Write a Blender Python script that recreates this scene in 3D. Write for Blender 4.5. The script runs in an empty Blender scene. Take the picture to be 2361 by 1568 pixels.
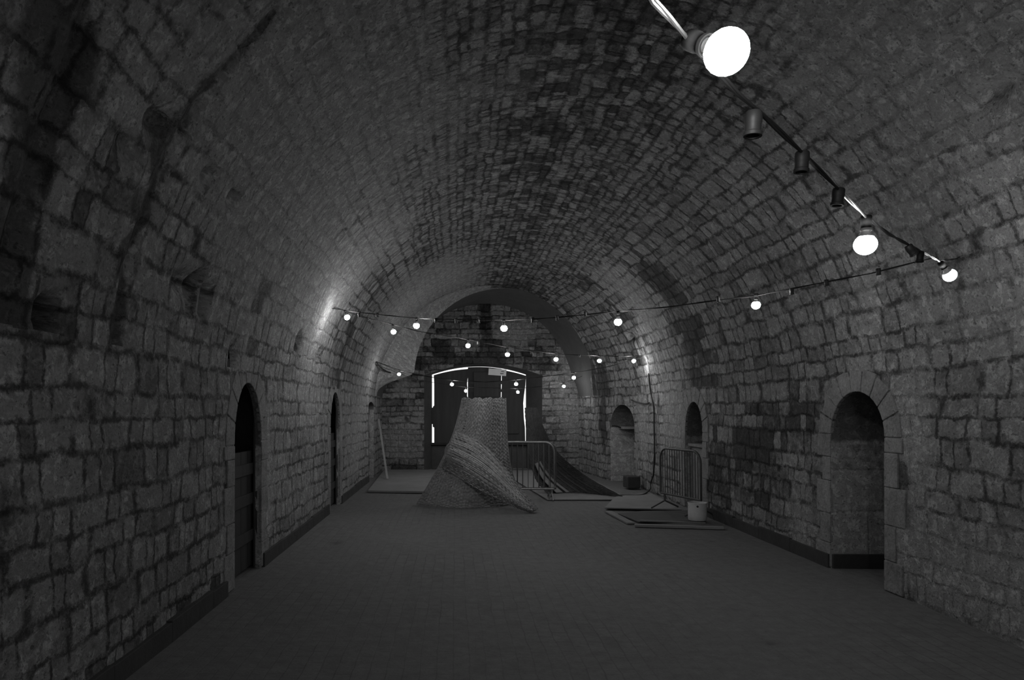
import bpy, bmesh, math, random
import numpy as np
from mathutils import Vector, Matrix
random.seed(7)
C = bpy.context.scene.collection
SC = bpy.context.scene

# ------------------------------------------------------------ camera, daylight, exposure
F = 1650.0; EYE = 1.70; VX, VY = 1052.0, 948.0          # focal length in px, eye height, vanishing point of the hall
cam = bpy.data.cameras.new('camera'); cam.sensor_width = 36; cam.lens = F/2361*36
cam.shift_x = (1180.5-VX)/2361; cam.shift_y = (VY-784)/2361
cam.clip_start = .05; cam.clip_end = 200
co = bpy.data.objects.new('camera', cam); C.objects.link(co)
co.location = (0, 0, EYE); co.rotation_euler = (math.pi/2, 0, 0); SC.camera = co
w = bpy.data.worlds.new('overcast_sky'); SC.world = w; w.use_nodes = True
w.node_tree.nodes['Background'].inputs[0].default_value = (.95, .95, .95, 1)
w.node_tree.nodes['Background'].inputs[1].default_value = 1.6
SC.view_settings.view_transform = 'Standard'; SC.view_settings.look = 'None'
SC.view_settings.exposure = 0.0; SC.view_settings.gamma = 1.0; SC.view_settings.use_curve_mapping = False
BULB = 268.0                                              # radiance of the lit bulbs

def P(x, y, d):                                           # a point seen at pixel (x, y), d metres down the hall
    return Vector(((x-VX)/F*d, d, EYE-(y-VY)/F*d))
def G(x, y):                                              # floor point under a pixel
    d = F*EYE/(y-VY); return Vector(((x-VX)/F*d, d, 0))

# ------------------------------------------------------------ helpers
def tag(o, label=None, cat=None, group=None, kind=None):
    if label: o['label'] = label
    if cat: o['category'] = cat
    if group: o['group'] = group
    if kind: o['kind'] = kind
    return o
def empty(name, loc):
    o = bpy.data.objects.new(name, None); C.objects.link(o); o.location = loc; o.empty_display_size = .1
    return o
def link(name, me, parent=None):
    o = bpy.data.objects.new(name, me); C.objects.link(o)
    if parent:
        o.parent = parent
        p = parent; off = Vector((0, 0, 0))
        while p: off += p.location; p = p.parent
        me.transform(Matrix.Translation(-off))
    return o
class MB:                                                 # collects shapes, built as one mesh object
    def __init__(s): s.v = []; s.f = []; s.m = []
    def add(s, vs, fs, mi=0):
        n = len(s.v); s.v += [tuple(p) for p in vs]; s.f += [tuple(i+n for i in f) for f in fs]; s.m += [mi]*len(fs)
        return s
    def box(s, a, b, mi=0, rot=None, piv=None):
        x0, y0, z0 = a; x1, y1, z1 = b
        vs = [Vector(p) for p in ((x0,y0,z0),(x1,y0,z0),(x1,y1,z0),(x0,y1,z0),(x0,y0,z1),(x1,y0,z1),(x1,y1,z1),(x0,y1,z1))]
        if rot is not None:
            pv = Vector(piv) if piv is not None else Vector(((x0+x1)/2,(y0+y1)/2,(z0+z1)/2))
            vs = [rot @ (p-pv)+pv for p in vs]
        return s.add(vs, [(0,3,2,1),(4,5,6,7),(0,1,5,4),(1,2,6,5),(2,3,7,6),(3,0,4,7)], mi)
    def tube(s, pts, r, n=8, mi=0, cap=True):
        pts = [Vector(p) for p in pts]; vs = []; N = len(pts)
        rr = r if isinstance(r, (list, tuple)) else [r]*N
        up = None
        for i, p in enumerate(pts):
            t = (pts[min(i+1, N-1)]-pts[max(i-1, 0)]).normalized()
            if up is None: up = Vector((0,0,1)) if abs(t.z) < .9 else Vector((1,0,0))
            a = t.cross(up).normalized(); up = a.cross(t).normalized()
            for k in range(n):
                q = 2*math.pi*k/n; vs.append(p + (a*math.cos(q)+up*math.sin(q))*rr[i])
        fs = [(i*n+k, i*n+(k+1)%n, (i+1)*n+(k+1)%n, (i+1)*n+k) for i in range(N-1) for k in range(n)]
        if cap: fs += [tuple(range(n))[::-1], tuple((N-1)*n+k for k in range(n))]
        return s.add(vs, fs, mi)
    def lathe(s, prof, org, axis=(0,0,1), n=20, mi=0):      # prof: list of (radius, height)
        axis = Vector(axis).normalized(); up = Vector((1,0,0)) if abs(axis.x) < .9 else Vector((0,1,0))
        a = axis.cross(up).normalized(); b = axis.cross(a); org = Vector(org); vs = []
        for r, h in prof:
            for k in range(n):
                q = 2*math.pi*k/n; vs.append(org+axis*h+(a*math.cos(q)+b*math.sin(q))*r)
        fs = [(i*n+k, i*n+(k+1)%n, (i+1)*n+(k+1)%n, (i+1)*n+k) for i in range(len(prof)-1) for k in range(n)]
        return s.add(vs, fs, mi)
    def prism(s, pts, d, mi=0):                             # polygon extruded by vector d
        n = len(pts); d = Vector(d); pts = [Vector(p) for p in pts]
        vs = pts+[p+d for p in pts]
        fs = [tuple(range(n)), tuple(range(2*n-1, n-1, -1))]+[(i, i+n, (i+1) % n+n, (i+1) % n) for i in range(n)]
        return s.add(vs, fs, mi)
    def build(s, name, mats, parent=None, smooth=False, bevel=0):
        me = bpy.data.meshes.new(name); me.from_pydata(s.v, [], s.f)
        for m in (mats if isinstance(mats, (list, tuple)) else [mats]): me.materials.append(m)
        me.polygons.foreach_set('material_index', s.m)
        bm = bmesh.new(); bm.from_mesh(me); bmesh.ops.recalc_face_normals(bm, faces=bm.faces); bm.to_mesh(me); bm.free()
        if smooth: me.shade_smooth()
        o = link(name, me, parent)
        if smooth: me.set_sharp_from_angle(angle=math.radians(50))
        if bevel:
            b = o.modifiers.new('bevel', 'BEVEL'); b.width = bevel; b.segments = 2; b.limit_method = 'ANGLE'
        return o
# value noise in numpy
def _h(i, j, k, sd):
    n = (i*374761393 + j*668265263 + k*2147483647 + sd*1274126177) & 0xffffffff
    n = ((n ^ (n >> 13))*1274126177) & 0xffffffff
    return ((n ^ (n >> 16)) & 0xffff)/65535.0
def vnoise(x, y, z, sd=0):
    x, y, z = [np.asarray(a, float) for a in np.broadcast_arrays(x, y, z)]
    i, j, k = [np.floor(a).astype(np.int64) for a in (x, y, z)]
    fx, fy, fz = x-i, y-j, z-k
    fx, fy, fz = [t*t*(3-2*t) for t in (fx, fy, fz)]
    r = 0
    for a in (0, 1):
        for b in (0, 1):
            for c in (0, 1):
                r = r + _h(i+a, j+b, k+c, sd)*(fx if a else 1-fx)*(fy if b else 1-fy)*(fz if c else 1-fz)
    return r
def fbm(x, y, z, sd=0, oc=4):
    r = 0; A = .5; s = 1
    for o in range(oc): r = r + A*vnoise(x*s, y*s, z*s, sd+o); A *= .5; s *= 2.03
    return r

# ------------------------------------------------------------ node materials (neutral greys: the place is seen in black and white)
class NT:
    def __init__(s, name):
        s.mat = bpy.data.materials.new(name); s.mat.use_nodes = True; s.t = s.mat.node_tree
        s.b = s.t.nodes['Principled BSDF']; s.b.inputs['Specular IOR Level'].default_value = .25
    def n(s, ty, **k):
        o = s.t.nodes.new(ty)
        for a, v in k.items(): setattr(o, a, v)
        return o
    def put(s, sock, v):
        if isinstance(v, (int, float)): sock.default_value = v
        elif isinstance(v, tuple): sock.default_value = v
        else: s.t.links.new(v, sock)
    def m(s, op, a, b=0, c=0, clamp=False):
        o = s.n('ShaderNodeMath', operation=op); o.use_clamp = clamp
        s.put(o.inputs[0], a); s.put(o.inputs[1], b); s.put(o.inputs[2], c); return o.outputs[0]
    def comb(s, x, y, z=0):
        o = s.n('ShaderNodeCombineXYZ'); s.put(o.inputs[0], x); s.put(o.inputs[1], y); s.put(o.inputs[2], z); return o.outputs[0]
    def sep(s, v):
        o = s.n('ShaderNodeSeparateXYZ'); s.put(o.inputs[0], v); return o.outputs
    def noise(s, v, sc, det=4, ro=.55, dist=0):
        o = s.n('ShaderNodeTexNoise'); s.put(o.inputs['Vector'], v); o.inputs['Scale'].default_value = sc
        o.inputs['Detail'].default_value = det; o.inputs['Roughness'].default_value = ro; o.inputs['Distortion'].default_value = dist
        return o.outputs[0]
    def white(s, v):
        o = s.n('ShaderNodeTexWhiteNoise', noise_dimensions='3D'); s.put(o.inputs['Vector'], v); return o.outputs['Value']
    def ss(s, v, a, b, lo=0.0, hi=1.0):
        o = s.n('ShaderNodeMapRange', interpolation_type='SMOOTHSTEP'); s.put(o.inputs[0], v)
        for i, q in enumerate((a, b, lo, hi)): s.put(o.inputs[1+i], q)
        return o.outputs[0]
    def mix(s, f, a, b):
        o = s.n('ShaderNodeMix', data_type='FLOAT'); s.put(o.inputs[0], f); s.put(o.inputs[2], a); s.put(o.inputs[3], b); return o.outputs[0]
    def uv(s): return s.n('ShaderNodeUVMap', uv_map='UVMap').outputs[0]
    def obj(s): return s.n('ShaderNodeTexCoord').outputs['Object']
    def attr(s, name): return s.n('ShaderNodeAttribute', attribute_name=name).outputs['Fac']
    def out(s, val, rough=.9, height=None, dist=.01, strength=1.0):
        c = s.n('ShaderNodeCombineColor'); [s.put(c.inputs[i], val) for i in range(3)]
        s.t.links.new(c.outputs[0], s.b.inputs['Base Color']); s.put(s.b.inputs['Roughness'], rough)
        if height is not None:
            bp = s.n('ShaderNodeBump'); bp.inputs['Distance'].default_value = dist; bp.inputs['Strength'].default_value = strength
            s.put(bp.inputs['Height'], height); s.t.links.new(bp.outputs[0], s.b.inputs['Normal'])
        return s.mat
    # coursed rubble: rows of height h, stones about w wide, wobbly edges. -> tone 0..1, joint 0..1, height 0..1
    def masonry(s, uvw, h, w, wob=.05, joint=.012, seed=0.0, soft=.02):
        n1 = s.n('ShaderNodeTexNoise'); s.put(n1.inputs['Vector'], uvw); n1.inputs['Scale'].default_value = 2.2; n1.inputs['Detail'].default_value = 2
        n2 = s.n('ShaderNodeTexNoise'); s.put(n2.inputs['Vector'], uvw); n2.inputs['Scale'].default_value = 17; n2.inputs['Detail'].default_value = 4; n2.inputs['Roughness'].default_value = .65
        c1 = s.sep(n1.outputs['Color']); c2 = s.sep(n2.outputs['Color']); p = s.sep(uvw)
        wv = lambda k: s.m('ADD', s.m('MULTIPLY', s.m('SUBTRACT', c1[k], .5), wob*2.2), s.m('MULTIPLY', s.m('SUBTRACT', c2[k], .5), wob*1.15))
        u = s.m('ADD', p[0], wv(0)); v = s.m('ADD', p[1], wv(1))
        # uneven row heights
        v = s.m('ADD', v, s.m('MULTIPLY', s.m('SINE', s.m('ADD', s.m('MULTIPLY', v, 2*math.pi/(h*3.3)), seed)), h*.13))
        vr = s.m('DIVIDE', v, h); row = s.m('FLOOR', vr); fv = s.m('FRACT', vr)
        rw = s.white(s.comb(row, seed, .5)); rs = s.mix(rw, .6, 1.45)
        uu = s.m('DIVIDE', s.m('ADD', u, s.m('MULTIPLY', rw, 7.3)), s.m('MULTIPLY', rs, w))
        uu = s.m('ADD', uu, s.m('MULTIPLY', s.m('SINE', s.m('ADD', s.m('MULTIPLY', uu, 2.1), s.m('MULTIPLY', row, 1.7))), .33))
        cell = s.m('FLOOR', uu); fu = s.m('FRACT', uu)
        tone = s.white(s.comb(cell, row, seed))
        du = s.m('MULTIPLY', s.m('MINIMUM', fu, s.m('SUBTRACT', 1.0, fu)), w)
        dv = s.m('MULTIPLY', s.m('MINIMUM', fv, s.m('SUBTRACT', 1.0, fv)), h)
        o = s.n('ShaderNodeMath', operation='SMOOTH_MIN'); s.put(o.inputs[0], du); s.put(o.inputs[1], dv); o.inputs[2].default_value = .035
        d = o.outputs[0]
        jw = s.m('MULTIPLY', s.noise(uvw, 5.0, 2), joint*2)
        jt = s.m('SUBTRACT', 1.0, s.ss(d, s.m('MULTIPLY', jw, .5), s.m('ADD', jw, soft)))
        hgt = s.ss(d, 0.0, .03)
        return tone, jt, hgt

def stone(name, base, h, w, h2=None, w2=None, contrast=.5, jdark=.45, wob=.05, plaster=.35, bump=.03, big=1.0):
    t = NT(name); uv = t.uv(); soot = t.attr('soot'); pale = t.attr('pale'); p = t.sep(uv)
    arc = t.comb(p[0], t.attr('arc')) if h2 else uv
    tone, jt, hg = t.masonry(arc, h, w, wob)
    if h2:                                                  # second, larger stonework on the haunches and walls
        to2, j2, g2 = t.masonry(uv, h2, w2, wob, .010, 3.7)
        mk = t.ss(t.m('ADD', t.attr('haunch'), t.m('MULTIPLY', t.noise(uv, .8, 3), .5)), .60, .72)
        tone = t.mix(mk, tone, to2); jt = t.mix(mk, jt, j2); hg = t.mix(mk, hg, g2)
    fine = t.noise(uv, 46, 6, .72); mid = t.noise(uv, 8.5, 8, .7, .35); low = t.noise(uv, .8, 4, .6)
    flake = t.ss(t.noise(uv, 12, 8, .72, .5), .49, .56)      # hard-edged scabs of surface
    dirt = t.ss(t.m('ADD', t.noise(uv, 3.3, 8, .74, .3), t.m('MULTIPLY', jt, .07)), .53, .60)
    pits = t.ss(t.noise(uv, 24, 5, .65), .58, .66)
    pl = t.ss(t.m('ADD', t.m('ADD', t.m('MULTIPLY', low, .8), t.m('MULTIPLY', mid, .45)), pale), .74-plaster*.35, .92-plaster*.2)
    jbreak = t.ss(t.noise(uv, 5.3, 6, .75), .40, .54, .12, 1.0)   # joints come and go
    jt = t.m('MULTIPLY', t.m('MULTIPLY', jt, jbreak), t.m('SUBTRACT', 1.0, t.m('MULTIPLY', pl, .8)))
    tv = t.mix(pl, t.m('MULTIPLY', t.m('SUBTRACT', t.m('POWER', tone, .8), .45), contrast), .1)
    alb = t.m('MULTIPLY', t.m('MULTIPLY', t.m('ADD', 1.0, tv), t.m('ADD', 1.0, t.m('MULTIPLY', pale, .75))), base)
    alb = t.m('MULTIPLY', alb, t.mix(mid, .5, 1.5))
    alb = t.m('MULTIPLY', alb, t.mix(fine, .3, 1.7))
    alb = t.m('MULTIPLY', alb, t.mix(flake, .76, 1.14))
    alb = t.m('MULTIPLY', alb, t.mix(t.m('MULTIPLY', dirt, t.m('SUBTRACT', 1.0, t.m('MULTIPLY', pl, .7))), 1.06, .70))
    alb = t.m('MULTIPLY', alb, t.m('SUBTRACT', 1.0, t.m('MULTIPLY', jt, jdark)))
    alb = t.m('MULTIPLY', alb, t.m('SUBTRACT', 1.0, t.m('MULTIPLY', pits, .5)))
    # soot plus painted recess shade: eats single stones first, with ragged edge
    sv = t.m('ADD', soot, t.m('ADD', t.m('MULTIPLY', t.m('SUBTRACT', mid, .5), 1.6), t.m('MULTIPLY', t.m('SUBTRACT', .5, tone), .6)))
    sm = t.m('MULTIPLY', t.ss(sv, .30, .75), t.ss(soot, .02, .2))
    alb = t.m('MULTIPLY', alb, t.m('SUBTRACT', 1.0, t.m('MULTIPLY', sm, .68)))
    hh = t.m('ADD', t.m('MULTIPLY', t.m('MULTIPLY', t.m('SUBTRACT', 1.0, jt), hg), .32),
             t.m('ADD', t.m('MULTIPLY', mid, .75), t.m('MULTIPLY', fine, .30)))
    hh = t.m('SUBTRACT', hh, t.m('MULTIPLY', pits, .15))
    hh = t.m('ADD', hh, t.m('ADD', t.m('MULTIPLY', tone, .12), t.m('MULTIPLY', flake, .08)))
    return t.out(alb, .93, hh, bump*big)

M_vault = stone('coursed_stone', .27, .125, .17, .205, .25, jdark=.74, wob=.062, plaster=.18, bump=.055, contrast=.6)
M_wall = M_vault
M_end = stone('end_wall_stone', .205, .17, .34, jdark=.65, wob=.045, plaster=.1, bump=.045, contrast=.8)
M_dress = stone('dressed_stone', .27, .55, .9, jdark=.35, wob=.015, plaster=.8, bump=.02, contrast=.25)
def plain(name, base, var=.4, sc=6, rough=.8, bump=.004, metal=0, spec=.3, stretch=(1,1,1), det=5):
    t = NT(name); o = t.obj(); mp = t.n('ShaderNodeMapping'); t.put(mp.inputs[0], o); mp.inputs['Scale'].default_value = stretch
    v = t.noise(mp.outputs[0], sc, det, .62); v2 = t.noise(mp.outputs[0], sc*5, 4, .6)
    al = t.m('MULTIPLY', t.m('MULTIPLY', base, t.mix(v, 1-var, 1+var)), t.mix(v2, 1-var*.5, 1+var*.5))
    t.b.inputs['Metallic'].default_value = metal; t.b.inputs['Specular IOR Level'].default_value = spec
    return t.out(al, rough, t.m('ADD', v, t.m('MULTIPLY', v2, .5)), bump)
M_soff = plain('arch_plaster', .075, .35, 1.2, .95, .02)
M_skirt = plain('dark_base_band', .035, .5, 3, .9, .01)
M_wood = plain('weathered_wood', .14, .5, 4, .8, .004, stretch=(1, 1, .12))
M_woodx = plain('weathered_board', .20, .4, 3, .85, .004, stretch=(.3, 2, 1))
M_pale = plain('pale_planed_wood', .27, .25, 4, .75, .002, stretch=(1, 1, .1))
M_shut = plain('shutter_wood', .05, .5, 3, .85, .004, stretch=(1, 1, .08))
M_ply = plain('plywood', .17, .3, 1.5, .85, .002)
M_plyd = plain('dark_sheet', .06, .4, 2, .8, .002)
M_rub = plain('black_rubber', .018, .3, 20, .55, .0005)
M_cab = plain('grey_cable', .05, .3, 20, .4, .0005, spec=.6)
M_galv = plain('galvanised_steel', .28, .35, 14, .45, .0008, metal=.8)
M_old = plain('dull_steel', .10, .4, 10, .6, .001, metal=.6)
M_buck = plain('white_plastic', .5, .25, 5, .55, .002)
M_paper = plain('paper', .75, .1, 6, .8, .001)
M_ink = plain('ink', .03, .1, 6, .8, .001)
M_col = plain('bulb_collar', .6, .1, 6, .4, .001)
t = NT('woven_willow'); o_ = t.obj()
v = t.noise(o_, 3.0, 5, .6); v2 = t.noise(o_, 26, 4, .7)
M_wick = t.out(t.m('MULTIPLY', .19, t.m('MULTIPLY', t.mix(v, .3, 1.7), t.mix(v2, .1, 1.9))), .8, v2, .006)
M_fold = plain('pale_willow', .18, .75, 6, .75, .004)
M_rod = plain('willow_rod', .36, .7, 5, .75, .004)
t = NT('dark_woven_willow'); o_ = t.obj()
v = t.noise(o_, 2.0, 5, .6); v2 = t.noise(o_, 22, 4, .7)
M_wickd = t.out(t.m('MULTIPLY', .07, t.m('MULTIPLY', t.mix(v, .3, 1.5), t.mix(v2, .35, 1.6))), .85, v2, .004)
t = NT('lit_bulb'); t.b.inputs['Emission Color'].default_value = (1, 1, 1, 1); t.b.inputs['Emission Strength'].default_value = BULB
M_lit = t.out(.8, .4)

# floor: small worn paving bricks, laid lengthwise, dusty
t = NT('worn_paving'); g = t.obj(); br = t.n('ShaderNodeTexBrick'); mp = t.n('ShaderNodeMapping'); t.put(mp.inputs[0], g)
mp.inputs['Rotation'].default_value = (0, 0, math.pi/2)
d_ = t.n('ShaderNodeVectorMath', operation='MULTIPLY_ADD'); nz = t.n('ShaderNodeTexNoise'); nz.inputs['Scale'].default_value = 3
t.put(nz.inputs['Vector'], g); t.t.links.new(nz.outputs['Color'], d_.inputs[0]); d_.inputs[1].default_value = (.05, .05, 0); nz.inputs['Detail'].default_value = 4; t.t.links.new(mp.outputs[0], d_.inputs[2])
t.t.links.new(d_.outputs[0], br.inputs['Vector'])
br.inputs['Color1'].default_value = (1, 1, 1, 1); br.inputs['Color2'].default_value = (.82, .82, .82, 1); br.inputs['Mortar'].default_value = (.72, .72, .72, 1)
br.inputs['Scale'].default_value = 1; br.inputs['Brick Width'].default_value = .22; br.inputs['Row Height'].default_value = .11
br.inputs['Mortar Size'].default_value = .006; br.inputs['Mortar Smooth'].default_value = .4; br.inputs['Bias'].default_value = -.3
lo = t.noise(g, .7, 5, .6); mi = t.noise(g, 9, 5, .65); fi = t.noise(g, 60, 4, .7)
wear = t.ss(lo, .35, .6)
bc = t.mix(t.m('MULTIPLY', wear, .92), t.sep(br.outputs[0])[0], .86)
st = t.ss(t.m('ADD', t.attr('soot'), t.m('MULTIPLY', t.m('SUBTRACT', mi, .5), .9)), .35, .7)
fp = t.ss(t.noise(g, 30, 4, .7), .60, .68, 1.0, .72)
bc = t.m('MULTIPLY', bc, fp)
al = t.m('MULTIPLY', t.m('MULTIPLY', bc, .128), t.m('MULTIPLY', t.mix(mi, .6, 1.4), t.mix(fi, .7, 1.3)))
al = t.m('MULTIPLY', al, t.mix(lo, .75, 1.25)); al = t.m('MULTIPLY', al, t.m('SUBTRACT', 1.0, t.m('MULTIPLY', st, .5)))
M_floor = t.out(al, .85, t.m('ADD', t.m('MULTIPLY', br.outputs[1], -.2), t.m('ADD', mi, t.m('MULTIPLY', fi, .4))), .006)

# ------------------------------------------------------------ the hall's shape
XL, XR = -2.13, 4.08; CX = (XL+XR)/2; R = (XR-XL)/2; ZS = 1.86; ZW = 2.10
Y0, YV, YE = -4.0, 19.08, 20.5
def xr(y):                                                  # right wall bends in near the far end
    y = np.asarray(y, float)
    return XR - np.clip(y-16.2, 0, 1.3)*.235 - np.clip(y-17.5, 0, 9)*.09
def xr_wall(y):
    return float(xr(y))
def grid_mesh(name, X, Y, Z, U, V, mat, attrs, parent=None, flip=False):
    """X.. are lists of 2-D patches"""
    vs = []; fs = []; uv = []; at = {k: [] for k in attrs}; n = 0
    for p in range(len(X)):
        a, b = X[p].shape
        vs.append(np.stack([X[p].ravel(), Y[p].ravel(), Z[p].ravel()], 1)); uv.append(np.stack([U[p].ravel(), V[p].ravel()], 1))
        i = np.arange(a*b).reshape(a, b)+n
        q = np.stack([i[:-1, :-1].ravel(), i[1:, :-1].ravel(), i[1:, 1:].ravel(), i[:-1, 1:].ravel()], 1)
        fs.append(q[:, ::-1] if flip else q); n += a*b
        for k in attrs: at[k].append(np.broadcast_to(attrs[k][p], X[p].shape).ravel())
    vs = np.concatenate(vs); fs = np.concatenate(fs); uv = np.concatenate(uv)
    me = bpy.data.meshes.new(name); me.vertices.add(len(vs)); me.vertices.foreach_set('co', vs.astype(np.float32).ravel())
    me.loops.add(len(fs)*4); me.loops.foreach_set('vertex_index', fs.astype(np.int32).ravel())
    me.polygons.add(len(fs)); me.polygons.foreach_set('loop_start', np.arange(0, len(fs)*4, 4, dtype=np.int32))
    me.update(calc_edges=True)
    l = me.uv_layers.new(name='UVMap'); l.data.foreach_set('uv', uv[fs.ravel()].astype(np.float32).ravel())
    for k in attrs:
        A = me.attributes.new(k, 'FLOAT', 'POINT'); A.data.foreach_set('value', np.concatenate(at[k]).astype(np.float32))
    me.materials.append(mat); me.validate(); me.shade_smooth()
    return link(name, me, parent)
def bump2(y, v, lst):
    """sum of soft blobs (y0, v0, sy, sv, amount)"""
    r = 0*y+0*v
    for y0, v0, sy, sv, a in lst: r = r + a*np.exp(-((y-y0)/sy)**2-((v-v0)/sv)**2)
    return r
def lump(X, Y, Z, amp=.02):                                 # uneven surface, 0..amp outward
    return amp*(fbm(X*.9, Y*.9, Z*.9, 11, 3)-.45) + amp*.9*(fbm(X*4, Y*4, Z*4, 5, 3)-.45)

# vault: v is height on the wall, then arc length; angle th from left (pi) to right (0)
def vault_pix(x, y):                                        # (Y, signed th) of the vault point seen at a pixel
    a, b = (x-VX)/F, (VY-y)/F
    q = a*a+b*b; h = a*CX+b*(ZS-EYE); cc = CX**2+(ZS-EYE)**2-R*R
    d = (h+math.sqrt(h*h-q*cc))/q
    return d, math.atan2(EYE+b*d-ZS, a*d-CX)
def blobs(lst):
    o = []
    for x, y, sy, sth, a in lst:
        d, th = vault_pix(x, y); o.append((d, th, sy, sth, a))
    return o
ny, nt = 500, 250
ys = np.linspace(Y0, YV-.5, ny); t0 = math.asin((ZW-ZS)/R); th = np.linspace(math.pi-t0, t0, nt)
YY, TH = np.meshgrid(ys, th, indexing='ij')
RR = np.where(np.cos(TH) > 0, (xr(YY)-CX), R)
def vault_xyz(YY, TH, RR, dr=0):
    return CX+(RR+dr)*np.cos(TH), YY, ZS+(R+dr)*np.sin(TH)
X, _, Z = vault_xyz(YY, TH, RR)
dr = 0.055*(fbm(X*.8, YY*.8, Z*.8, 3, 3)-.45)+.03*(fbm(X*4, YY*4, Z*4, 8, 3)-.45)
edge = np.clip(np.minimum(TH-t0, math.pi-t0-TH)/.06, 0, 1)*np.clip((YV-.5-YY)/.2, 0, 1)
dr *= edge
# broken pockets and putlog holes (real recesses)
holes = blobs([(108, 722, .06, .022, .26), (447, 690, .05, .03, .15), (476, 690, .055, .028, .38), (462, 650, .06, .02, .22), (430, 650, .16, .03, .09),
               (536, 840, .07, .05, .16), (690, 790, .12, .035, .18), (738, 822, .12, .03, .15), (1452, 778, .2, .03, .12),
               (540, 458, .06, .02, .08), (1177, 590, .18, .04, .10), (483, 405, .07, .02, .08), (2300, 215, .10, .02, .07),
               (1652, 680, .1, .02, .05), (370, 285, .12, .03, .06), (300, 330, .1, .03, .05)])
dr = dr + np.clip(bump2(YY, TH, holes)*1.6, 0, .3)
dr = dr + .05*np.exp(-((YY-3.2-.15*np.sin(TH*5))/.07)**2)*(TH > 1.9)      # open joint between two building phases, left
dr = dr + .03*np.exp(-((YY-4.45)/.05)**2)*(TH > 2.0)
X, _, Z = vault_xyz(YY, TH, RR, dr)
crown = np.exp(-((TH-1.50)/.30)**2)
so = crown*(.62-.02*np.clip(YY-6, 0, 8))
so = so + 1.2*np.exp(-((YY-3.18-.10*np.sin(TH*7)-.5*(fbm(X*3, YY*3, Z*3, 77, 3)-.45))/.22)**2)*np.clip((TH-1.75)/.5, 0, 1)
so = so + .95*np.exp(-((YY-4.42-.04*np.sin(TH*9)-.4*(fbm(X*3, YY*3, Z*3, 78, 3)-.45))/.09)**2)*np.clip((TH-2.1)/.4, 0, 1)
so = so + .35*np.exp(-((YY-3.9)/.45)**2)*np.clip((TH-2.5)/.3, 0, 1)
so = so + .55*np.exp(-((YY-7.35)/.35)**2)*np.clip((TH-2.55)/.3, 0, 1)
so = so + .65*np.exp(-((YY-12.7)/.55)**2)*np.clip((TH-1.9)/.5, 0, 1)
so = so + .85*np.exp(-((YY-11.9)/.75)**2)*np.clip((1.15-TH)/.4, 0, 1)
so = so + .55*np.exp(-((YY-15.2)/.9)**2)*np.clip((1.3-TH)/.3, 0, 1)
so = so + .45*np.exp(-((YY-18.3)/.9)**2)*np.clip((1.7-TH)/.3, 0, 1)  # right side darker towards the far end
so = so + .35*np.exp(-((YY-10.2)/.7)**2)*np.clip((.55-TH)/.3, 0, 1)
so = so + 1.3*np.exp(-((YY-18.1)/.45)**2)*np.clip((.35-TH)/.15, 0, 1)  # dark column low on the far right haunch
so = so + np.clip(bump2(YY, TH, holes)*4.5, 0, 1.0)  # pockets and holes darkened: recess shade put into the colour
pa = 0*YY
pa = pa + .35*np.exp(-((YY-10.2)/1.1)**2-((TH-2.62)/.45)**2)
pa = pa + .75*np.exp(-((YY-16.5)/1.9)**2-((TH-2.25)/.55)**2)
pa = pa + .25*np.exp(-((YY-13.6)/.8)**2-((TH-.6)/.5)**2)
pa = pa + .35*np.exp(-((YY-4.6)/1.5)**2-((TH-.85)/.4)**2)
pa = pa + .38*np.exp(-((YY-6.5)/2.8)**2-((TH-2.4)/.55)**2)  # left vault paled, standing in for light it lacks
pa = pa + .22*np.exp(-((YY-5.5)/1.2)**2-((TH-.25)/.2)**2)
ha = np.clip((np.abs(TH-math.pi/2)-.38)/.5, 0, 1)*1.0
ha = np.where(np.abs(TH-math.pi/2) > 1.2, 1.5, ha)
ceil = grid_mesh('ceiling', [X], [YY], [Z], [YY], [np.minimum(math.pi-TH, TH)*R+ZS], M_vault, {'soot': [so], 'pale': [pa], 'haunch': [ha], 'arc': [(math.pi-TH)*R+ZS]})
tag(ceil, kind='structure')

# the vault closes in a smooth plastered arch in front of the end wall
def radial(cx, cz, r, thv):                                 # distance from the vault's centre to a given circle, along angle th
    dx, dz = CX-cx, ZS-cz; b = dx*np.cos(thv)+dz*np.sin(thv)
    return -b+np.sqrt(np.maximum(b*b-(dx*dx+dz*dz-r*r), 0))
nt2 = 181; th2 = np.linspace(math.pi-t0, t0, nt2)
def sst(a, b, x): k = np.clip((x-a)/(b-a), 0, 1); return k*k*(3-2*k)
low = sst(.10, .42, np.minimum(th2, math.pi-th2))
def ring(y, cx, cz, r):
    xrr = np.where(np.cos(th2) > 0, float(xr(y))-CX, R)
    mx, mz = CX+xrr*np.cos(th2), ZS+R*np.sin(th2)
    if r is None: return mx, mz
    rr = radial(cx, cz, r, th2); ax, az = CX+rr*np.cos(th2), ZS+rr*np.sin(th2)
    return mx*(1-low)+ax*low, mz*(1-low)+az*low
s0 = ring(YV-.5, 0, 0, None); s1 = ring(YV, 1.249, 2.60, 2.37); s2 = ring(YE, .844, 2.296, 2.48)
def loft(a, ya, b, yb, k):
    f = np.linspace(0, 1, k)[:, None]
    return a[0][None]*(1-f)+b[0][None]*f, (ya+(yb-ya)*f)+0*a[0][None], a[1][None]*(1-f)+b[1][None]*f
L1 = loft(s0, YV-.5, s1, YV, 16); L2 = loft(s1, YV, s2, YE+.02, 30)
TT = np.broadcast_to(th2[None], L1[0].shape)
tag(grid_mesh('trim_1', [L1[0]], [L1[1]], [L1[2]], [L1[1]], [(math.pi-TT)*R+ZS], M_vault,
    {'soot': [np.where(TT < 1.5, .5, .0)], 'pale': [np.where(TT > 1.6, .6, .1)], 'haunch': [0]}), kind='structure')  # right side darker, left side paler
TT = np.broadcast_to(th2[None], L2[0].shape)
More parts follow.
